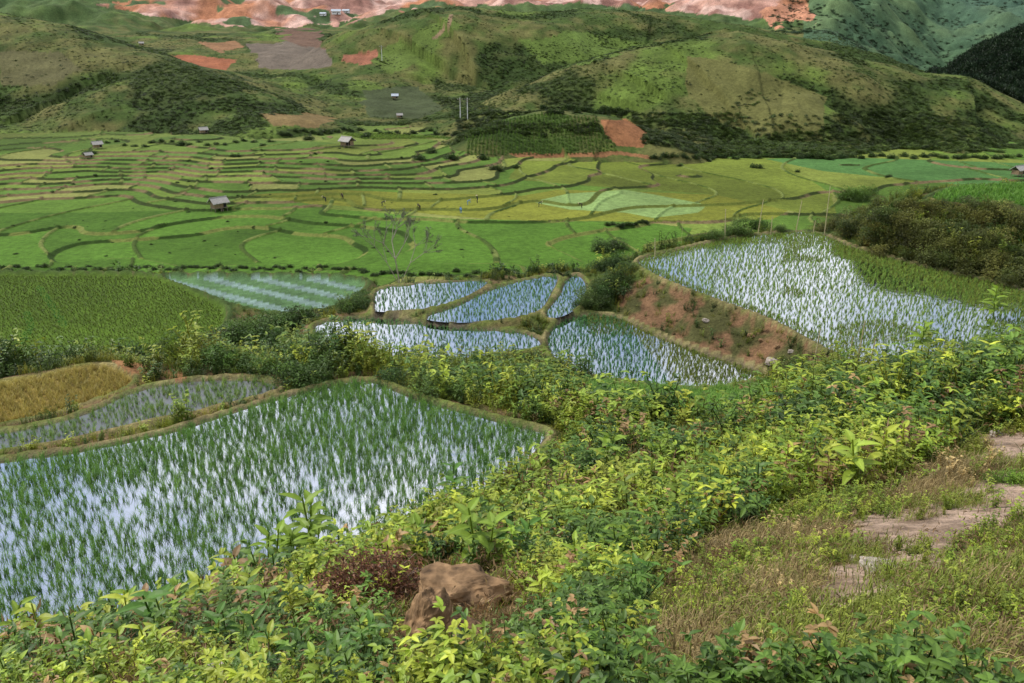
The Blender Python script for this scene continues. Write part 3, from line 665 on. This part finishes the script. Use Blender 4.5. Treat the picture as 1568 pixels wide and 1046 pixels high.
def empty(name,loc,rz=0,s=1):
    e=link(bpy.data.objects.new(name,None));e.location=loc;e.rotation_euler=(0,0,rz);e.scale=(s,s,s);e.empty_display_size=.2;return e
def hut(u,v,rz,s=1,roof=None,name='stilt_hut',wallm=None):
    g=ground([(u,v)])[0];e=empty(name,(g[0],g[1],g[2]-.05),rz,s)
    mb=MB()
    for i in(-1.5,0,1.5):
        for j in(-1,1): tube(mb,(i,j,-.3),(i,j,2.3),.07,.06)
    part('posts',mb,[WOOD],e); mb=MB();boxv(mb,(0,0,.75),(3.4,2.3,.12));part('floor',mb,[WOOD],e)
    mb=MB();boxv(mb,(-.5,-1.06,1.4),(2.2,.06,1.15));boxv(mb,(0,1.06,1.4),(3.1,.06,1.15));boxv(mb,(-1.57,0,1.4),(.06,2.05,1.15));boxv(mb,(1.57,.3,1.4),(.06,1.4,1.15));part('walls',mb,[wallm or WALL],e)
    mb=MB();boxv(mb,(1.0,-1.02,1.35),(.7,.03,1.05));part('doorway',mb,[DARK],e)
    mb=MB();n_=10
    for sgn in(-1,1):
        vs=[]
        for i in range(n_+1):
            xx=-2.1+4.2*i/n_
            vs+=[(xx,0,3.15+ru(-.03,.03)),(xx,sgn*.85,2.55+ru(-.03,.03)),(xx,sgn*1.65,1.95+ru(-.07,.07))]
        vs2=[(a,b,c-.14) for a,b,c in vs];o=len(vs);fs=[]
        for i in range(n_):
            for k in(0,1):
                a=3*i+k;fs.append((a,a+3,a+4,a+1));fs.append((o+a,o+a+1,o+a+4,o+a+3))
            fs.append((3*i+2,3*i+5,o+3*i+5,o+3*i+2))
        for i in(0,n_):
            for k in(0,1): fs.append((3*i+k,3*i+k+1,o+3*i+k+1,o+3*i+k))
        mb.add(vs+vs2,fs,1.0)
    tube(mb,(-2.15,0,3.17),(2.15,0,3.17),.12,.12)
    part('roof',mb,[roof or THATCH],e); mb=MB();tube(mb,(-.2,-1.5,.0),(-.2,-1.1,.8),.04,.04);tube(mb,(.3,-1.5,.0),(.3,-1.1,.8),.04,.04)
    for k in range(3): tube(mb,(-.2,-1.45+.12*k,.15+.22*k),(.3,-1.45+.12*k,.15+.22*k),.03,.03)
    part('ladder',mb,[WOOD],e)
hut(336,322,.8,.9);hut(532,226,-.6,1.0);hut(312,205,.6,.7);hut(150,228,.7,.7);hut(1558,270,.5,.9);hut(136,243,.9,.55);hut(217,70,.4,.7);hut(605,152,.1,.75,TIN);hut(612,181,.3,.6)
def house(u,v,s):
    g=ground([(u,v)])[0];e=empty('village_house',(g[0],g[1],g[2]-.2),ru(-.2,.2),s)
    mb=MB();boxv(mb,(0,0,1.5),(8,5,3));part('walls',mb,[WHITE],e)
    mb=MB();mb.add([(-4.5,-3,2.9),(4.5,-3,2.9),(4.5,0,4.6),(-4.5,0,4.6),(-4.5,3,2.9),(4.5,3,2.9)],[(0,1,2,3),(3,2,5,4),(0,3,4),(1,5,2)],1.0);part('roof',mb,[TIN],e)
    mb=MB()
    for i in(-2.6,-.9,2.6): boxv(mb,(i,-2.52,1.7),(.9,.06,1))
    boxv(mb,(1,-2.52,1.1),(1,.06,2.1));part('windows_and_door',mb,[DARK],e)
house(515,22,.9);house(530,20,.7);house(495,24,.6)
def pole(u,v,hpx):
    g=ground([(u,v)])[0];h=hpx*g[3]/F;e=empty('utility_pole',g[:3]);mb=MB();tube(mb,(0,0,-.5),(0,0,h),.16,.1,k=8);part('shaft',mb,[WHITE],e)
    mb=MB();boxv(mb,(0,-.17,h-.6),(1.8,.1,.12));boxv(mb,(0,-.17,h-1.3),(1.4,.1,.12));part('crossarms',mb,[WOOD],e);mb=MB()
    for i in(-.8,0,.8): tube(mb,(i,-.17,h-.54),(i,-.17,h-.3),.06,.05)
    part('insulators',mb,[WHITE],e)
pole(705,183,32);pole(716,183,32);pole(585,93,22)
BAM=simple('bamboo',(.42,.36,.20),.6,.25,9)
def stake(u,v,hpx):
    g=ground([(u,v)])[0];h=hpx*g[3]/F;mb=MB();p=Vector((0,0,-.2));lx,ly=ru(-.08,.08),ru(-.05,.05);k=max(3,int(h/.35))
    for i in range(k):
        q=Vector((lx*h*(i+1)/k,ly*h*(i+1)/k,h*(i+1)/k));r=.028*(1-.4*i/k);tube(mb,p,q,r,r*.93,mi=0,k=7);tube(mb,q-Vector((0,0,.012)),q+Vector((0,0,.012)),r*1.15,r*1.15,k=7);p=q
    o=link(bpy.data.objects.new('bamboo_stake',mb.mesh('bamboo_stake',[BAM])));o.location=g[:3]
for a,b,c in[(1043,375,40),(1110,366,46),(1160,362,56),(1218,358,50),(1262,362,76),(1243,575,75),(1308,580,95),(1298,572,60),(1245,358,20),(1180,360,28),(1330,565,50),(1003,395,30)]: stake(a,b,c)
# sparse tree
def tree():
    g=ground([(612,434)])[0];e=empty('sparse_tree',g[:3]);mb=MB();lf=MB();Hh=116*g[3]/F
    print('tree',g,Hh)
    def br(p,d,l,r,dep):
        q=p+d*l;tube(mb,p,q,r,r*.7,k=6)
        if dep<=1:
            for _ in range(40 if dep==0 else 14):
                leaf(lf,q-d*l*ru(0,.9)+rdir(-1)*ru(0,.28),rdir(-.6),ru(.14,.24),ru(.09,.14),c=ru(.5,1.4))
            if dep==0: return
        for _ in range(random.choice((2,3)) if dep>1 else 2):
            nd=(d+rdir(-.3)*.8).normalized();nd.z=max(nd.z,.0);br(q,nd,l*ru(.66,.84),r*.68,dep-1)
    sc=Hh
    br(Vector((0,0,-.1)),Vector((-.12,0,1)).normalized(),sc*.34,.12,4);br(Vector((.1,0,-.1)),Vector((.5,0,1)).normalized(),sc*.32,.08,3);br(Vector((-.1,0,-.1)),Vector((-.5,0,1)).normalized(),sc*.32,.08,3)
    part('trunk_and_limbs',mb,[simple('pale_bark',(.30,.27,.22),.9,.3,10)],e);part('leaves',lf,[leafmat('tree_leaf',(.12,.145,.075))],e)
tree()
# rocks
def rock(name,loc,s,mat,seed,rz=0,sub=5,box=.72,tilt=.2):
    bm=bmesh.new();bmesh.ops.create_icosphere(bm,subdivisions=sub,radius=1)
    pl=[(Vector(a).normalized(),box*ru(.8,1.15)) for a in((1,.35,.3),(-1,.4,.15),(.3,1,.3),(.15,-1,.45),(.25,-.2,1),(-.3,.2,-1))]+[(rdir(-1),ru(.72,.92)) for _ in range(7)]
    for v_ in bm.verts:
        p=v_.co.copy()
        for nrm,dd in pl:
            k=p.dot(nrm)-dd
            if k>0: p-=nrm*k*.88
        lay=mn.noise(Vector((p.x*.7,p.y*.7,p.z*6+seed)))*.07
        p*=1+.20*mn.fractal(p*1.8+Vector((seed,0,0)),1,2,7)+lay;v_.co=p
    me=bpy.data.meshes.new(name);bm.to_mesh(me);bm.free();me.materials.append(mat)
    o=link(bpy.data.objects.new(name,me));o.location=loc;o.scale=s;o.rotation_euler=(ru(-tilt,tilt),ru(-tilt,tilt),rz);return o
BR=simple('brown_rock',(.23,.14,.07),.85,.7,2.6,1.0);GR=simple('grey_rock',(.34,.29,.24),.85,.45,4,.8)
def rk(name,u,v,wpx,hpx,mat,rz=0,sink=.3,tilt=.2):
    g=ground([(u,v)])[0];w=wpx*g[3]/F/2;h=hpx*g[3]/F/2;return rock(name,(g[0],g[1],g[2]+h*(1-sink)),(w*1.15,w*.95,h*1.15),mat,random.random()*50,rz,tilt=tilt)
rk('brown_boulder',705,935,140,75,BR,.5,.1);rk('brown_boulder',655,990,80,110,BR,.9,.15);rk('brown_boulder',805,965,40,28,BR);rk('brown_boulder',705,985,80,55,BR,.2,.3)
for a,b,c,d in[(1345,870,56,14),(1310,858,22,9),(1490,650,28,14),(1525,668,20,12),(1180,556,20,11),(1150,516,12,7),(1190,532,10,6),(1080,492,12,6),(1165,522,9,5),(1210,540,9,6),(820,708,22,18),(340,1040,80,24),(1020,1030,26,20),(1425,880,20,14),(900,960,22,14),(1180,930,14,9),(1260,1000,18,10),(1440,990,14,8)]: rk('fieldstone',a,b,c,d,GR if a not in(1425,820,900,1150,1190,1165) else BR,sink=.45)
# dead brown bush
g=ground([(575,930)])[0];mb=MB();w=92*g[3]/F
for i in range(3200):
    d=rdir(0);p=Vector((d.x*w*1.05,d.y*w*.8,abs(d.z)*w*.78))*ru(.4,1.06);leaf(mb,p,rdir(-.6),ru(.02,.05),ru(.008,.02),c=ru(.4,1.6))
for i in range(90):
    d=rdir(0);tube(mb,(ru(-.1,.1),ru(-.1,.1),0),Vector((d.x*w,d.y*w*.8,abs(d.z)*w*.8))*ru(.8,1.1),.006,.003,.8,0,3)
o=link(bpy.data.objects.new('dead_bush',mb.mesh('dead_bush',[leafmat('dead_leaf',(.17,.075,.035),.1)])));o.location=(g[0],g[1],g[2]+.1)
# broadleaf plants that stand out
YG=leafmat('young_leaf',(.22,.33,.035),.35);DG=leafmat('deep_leaf',(.09,.20,.027),.3)
for a,b,h,nl,mat in[(255,985,120,7,DG),(745,870,115,11,YG),(475,850,110,9,YG),(500,880,90,9,YG),(450,870,90,9,YG),(960,870,90,8,YG),(925,720,80,9,YG),(1010,725,80,9,YG),(690,770,70,9,DG),(980,910,80,10,DG),(1400,540,60,9,YG),(1520,490,60,9,YG),(1390,670,70,9,YG),(1210,620,60,9,YG),(420,890,90,8,YG),(560,1015,90,9,DG),(440,1010,80,9,DG),(30,1020,70,8,YG),(870,930,70,9,DG),(600,900,40,9,DG),(860,800,70,9,YG),(1140,700,60,9,YG),(800,860,80,8,DG),(340,1000,90,8,DG),(150,1030,80,9,YG),(640,850,80,9,YG),(1060,790,60,9,YG),(540,960,60,9,DG),(760,1040,80,8,DG),(930,1030,70,8,DG),(1455,1050,30,7,YG),(100,1000,70,8,DG),(700,830,70,9,YG),(380,1040,90,8,YG),(860,1030,70,8,YG)]:
    g=ground([(a,b)])[0];hh=h*g[3]/F
    for k in range(2):
        o=link(bpy.data.objects.new('broadleaf_plant',v_broad(nl,hh*ru(.7,1),hh*.45).mesh('broadleaf_plant',[mat])));o.location=(g[0]+ru(-.1,.1)*hh*2*k,g[1]+ru(-.1,.1)*k,g[2]-.03);o.rotation_euler=(ru(-.2,.2),ru(-.2,.2),ru(0,6))
# farmers
SK=simple('skin',(.30,.17,.11),.6,.1);HAT=simple('palm_hat',(.5,.42,.26),.8,.2)
def farmer(u,v,rz,bend,cloth):
    g=ground([(u,v)])[0];e=empty('rice_farmer',(g[0],g[1],g[2]+.02),rz)
    b=bend;hip=Vector((0,-.05,.86));sp=Vector((0,math.sin(b),math.cos(b)))
    V_=[hip];R_=[.15];E=[]
    def add(p,r,par): V_.append(Vector(p));R_.append(r);E.append((par,len(V_)-1));return len(V_)-1
    w=add(hip+sp*.22,.125,0);ch=add(hip+sp*.44,.15,w);nk=add(hip+sp*.56,.06,ch);hd0=hip+sp*.66+Vector((0,.02,0));h1=add(hd0,.085,nk);h2=add(hd0+sp*.12,.075,h1)
    for s in(-1,1):
        kn=add((s*.13,.08,.46),.075,add((s*.11,-.03,.8),.105,0));an=add((s*.13,-.04,.08),.045,kn);add((s*.14,.12,.04),.04,an)
        sh=add(hip+sp*.48+Vector((s*.18,0,0)),.06,ch);el=add(V_[sh]+Vector((s*.05,.10,-.25)),.045,sh);wr=add(V_[el]+Vector((-s*.03,.16,-.18)),.028,el);pm=add(V_[wr]+Vector((0,.04,-.06)),.03,wr)
        for k in range(4): add(V_[pm]+Vector(((k-1.5)*.02,.03,-.07+.006*abs(k-1.5))),.009,pm)
        add(V_[pm]+Vector((-s*.04,.02,-.03)),.010,wr)
    me=bpy.data.meshes.new('body');me.from_pydata([tuple(q) for q in V_],E,[]);o=link(bpy.data.objects.new('body',me));o.parent=e
    sk=o.modifiers.new('skin','SKIN')
    for i,q in enumerate(me.skin_vertices[0].data): q.radius=(R_[i],R_[i]);q.use_root=(i==0)
    o.modifiers.new('sub','SUBSURF').levels=1;o.modifiers['sub'].render_levels=1
    me.materials.append(cloth)
    hc=hd0+sp*.13;mb=MB();vs=[hc+sp*.16];s_=Vector((1,0,0));t_=sp.cross(s_)
    for i in range(16):
        a=i/16*6.283;vs.append(hc+s_*math.cos(a)*.24+t_*math.sin(a)*.24-sp*.02)
    mb.add(vs,[(0,i+1,(i+1)%16+1) for i in range(16)],1.0);part('conical_hat',mb,[HAT],e)
    mb=MB();fc=hd0+sp.cross(Vector((1,0,0)))*-.075+sp*.05
    leaf(mb,fc,-sp,.05,.03);part('face',mb,[SK],e)
c1=simple('indigo_cloth',(.02,.022,.04),.9);c2=simple('dark_cloth',(.03,.02,.02),.9);c3=simple('blue_cloth',(.10,.22,.40),.9)
for a,b,rz,bd,c in[(525,306,.5,1.1,c2),(499,309,1.5,1.2,c1),(585,316,-1.2,1.3,c1),(731,311,1.4,.25,c1),(716,314,-1.5,1.2,c3),(825,317,-1.6,1.2,c1),(891,319,1.3,1.3,c2),(706,327,.2,1.2,c3),(643,322,.7,1.2,c2)]: farmer(a,b,rz,bd,c)
# ---------------- camera, light ---------------
cam=bpy.data.cameras.new('camera');cam.sensor_width=36;cam.clip_end=5000;cam.clip_start=.1
co=link(bpy.data.objects.new('camera',cam));co.rotation_euler=(math.pi/2-PI,0,0);S.camera=co
cam.lens=F/1568*36
el,az=math.radians(50),math.radians(-65)
sd_=Vector((math.sin(az)*math.cos(el),math.cos(az)*math.cos(el),math.sin(el)))
sun=bpy.data.lights.new('sun','SUN');sun.energy=3.3;sun.angle=math.radians(8);sun.color=(1,.96,.88)
so=link(bpy.data.objects.new('sun',sun));so.rotation_euler=(-sd_).to_track_quat('-Z','Y').to_euler();so.location=(0,0,60)
w=bpy.data.worlds.new('World');S.world=w;w.use_nodes=True;N=w.node_tree.nodes;L=w.node_tree.links
bg=N['Background'];sk=N.new('ShaderNodeTexSky');sk.sky_type='NISHITA';sk.sun_disc=False;sk.sun_elevation=el;sk.sun_rotation=az
tc=N.new('ShaderNodeTexCoord');no=N.new('ShaderNodeTexNoise');no.inputs['Scale'].default_value=2.6;no.inputs['Detail'].default_value=7
cr=N.new('ShaderNodeValToRGB');cr.color_ramp.elements[0].position=.40;cr.color_ramp.elements[1].position=.62
mx=N.new('ShaderNodeMix');mx.data_type='RGBA';mx.inputs[7].default_value=(10.4,10.4,10.8,1)
L.new(tc.outputs['Generated'],no.inputs['Vector']);L.new(no.outputs[0],cr.inputs[0]);L.new(cr.outputs[0],mx.inputs[0]);L.new(sk.outputs[0],mx.inputs[6]);L.new(mx.outputs[2],bg.inputs[0]);bg.inputs[1].default_value=.135
S.view_settings.view_transform='Standard';S.view_settings.look='None';S.view_settings.exposure=0
print('done',time.time()-T0)
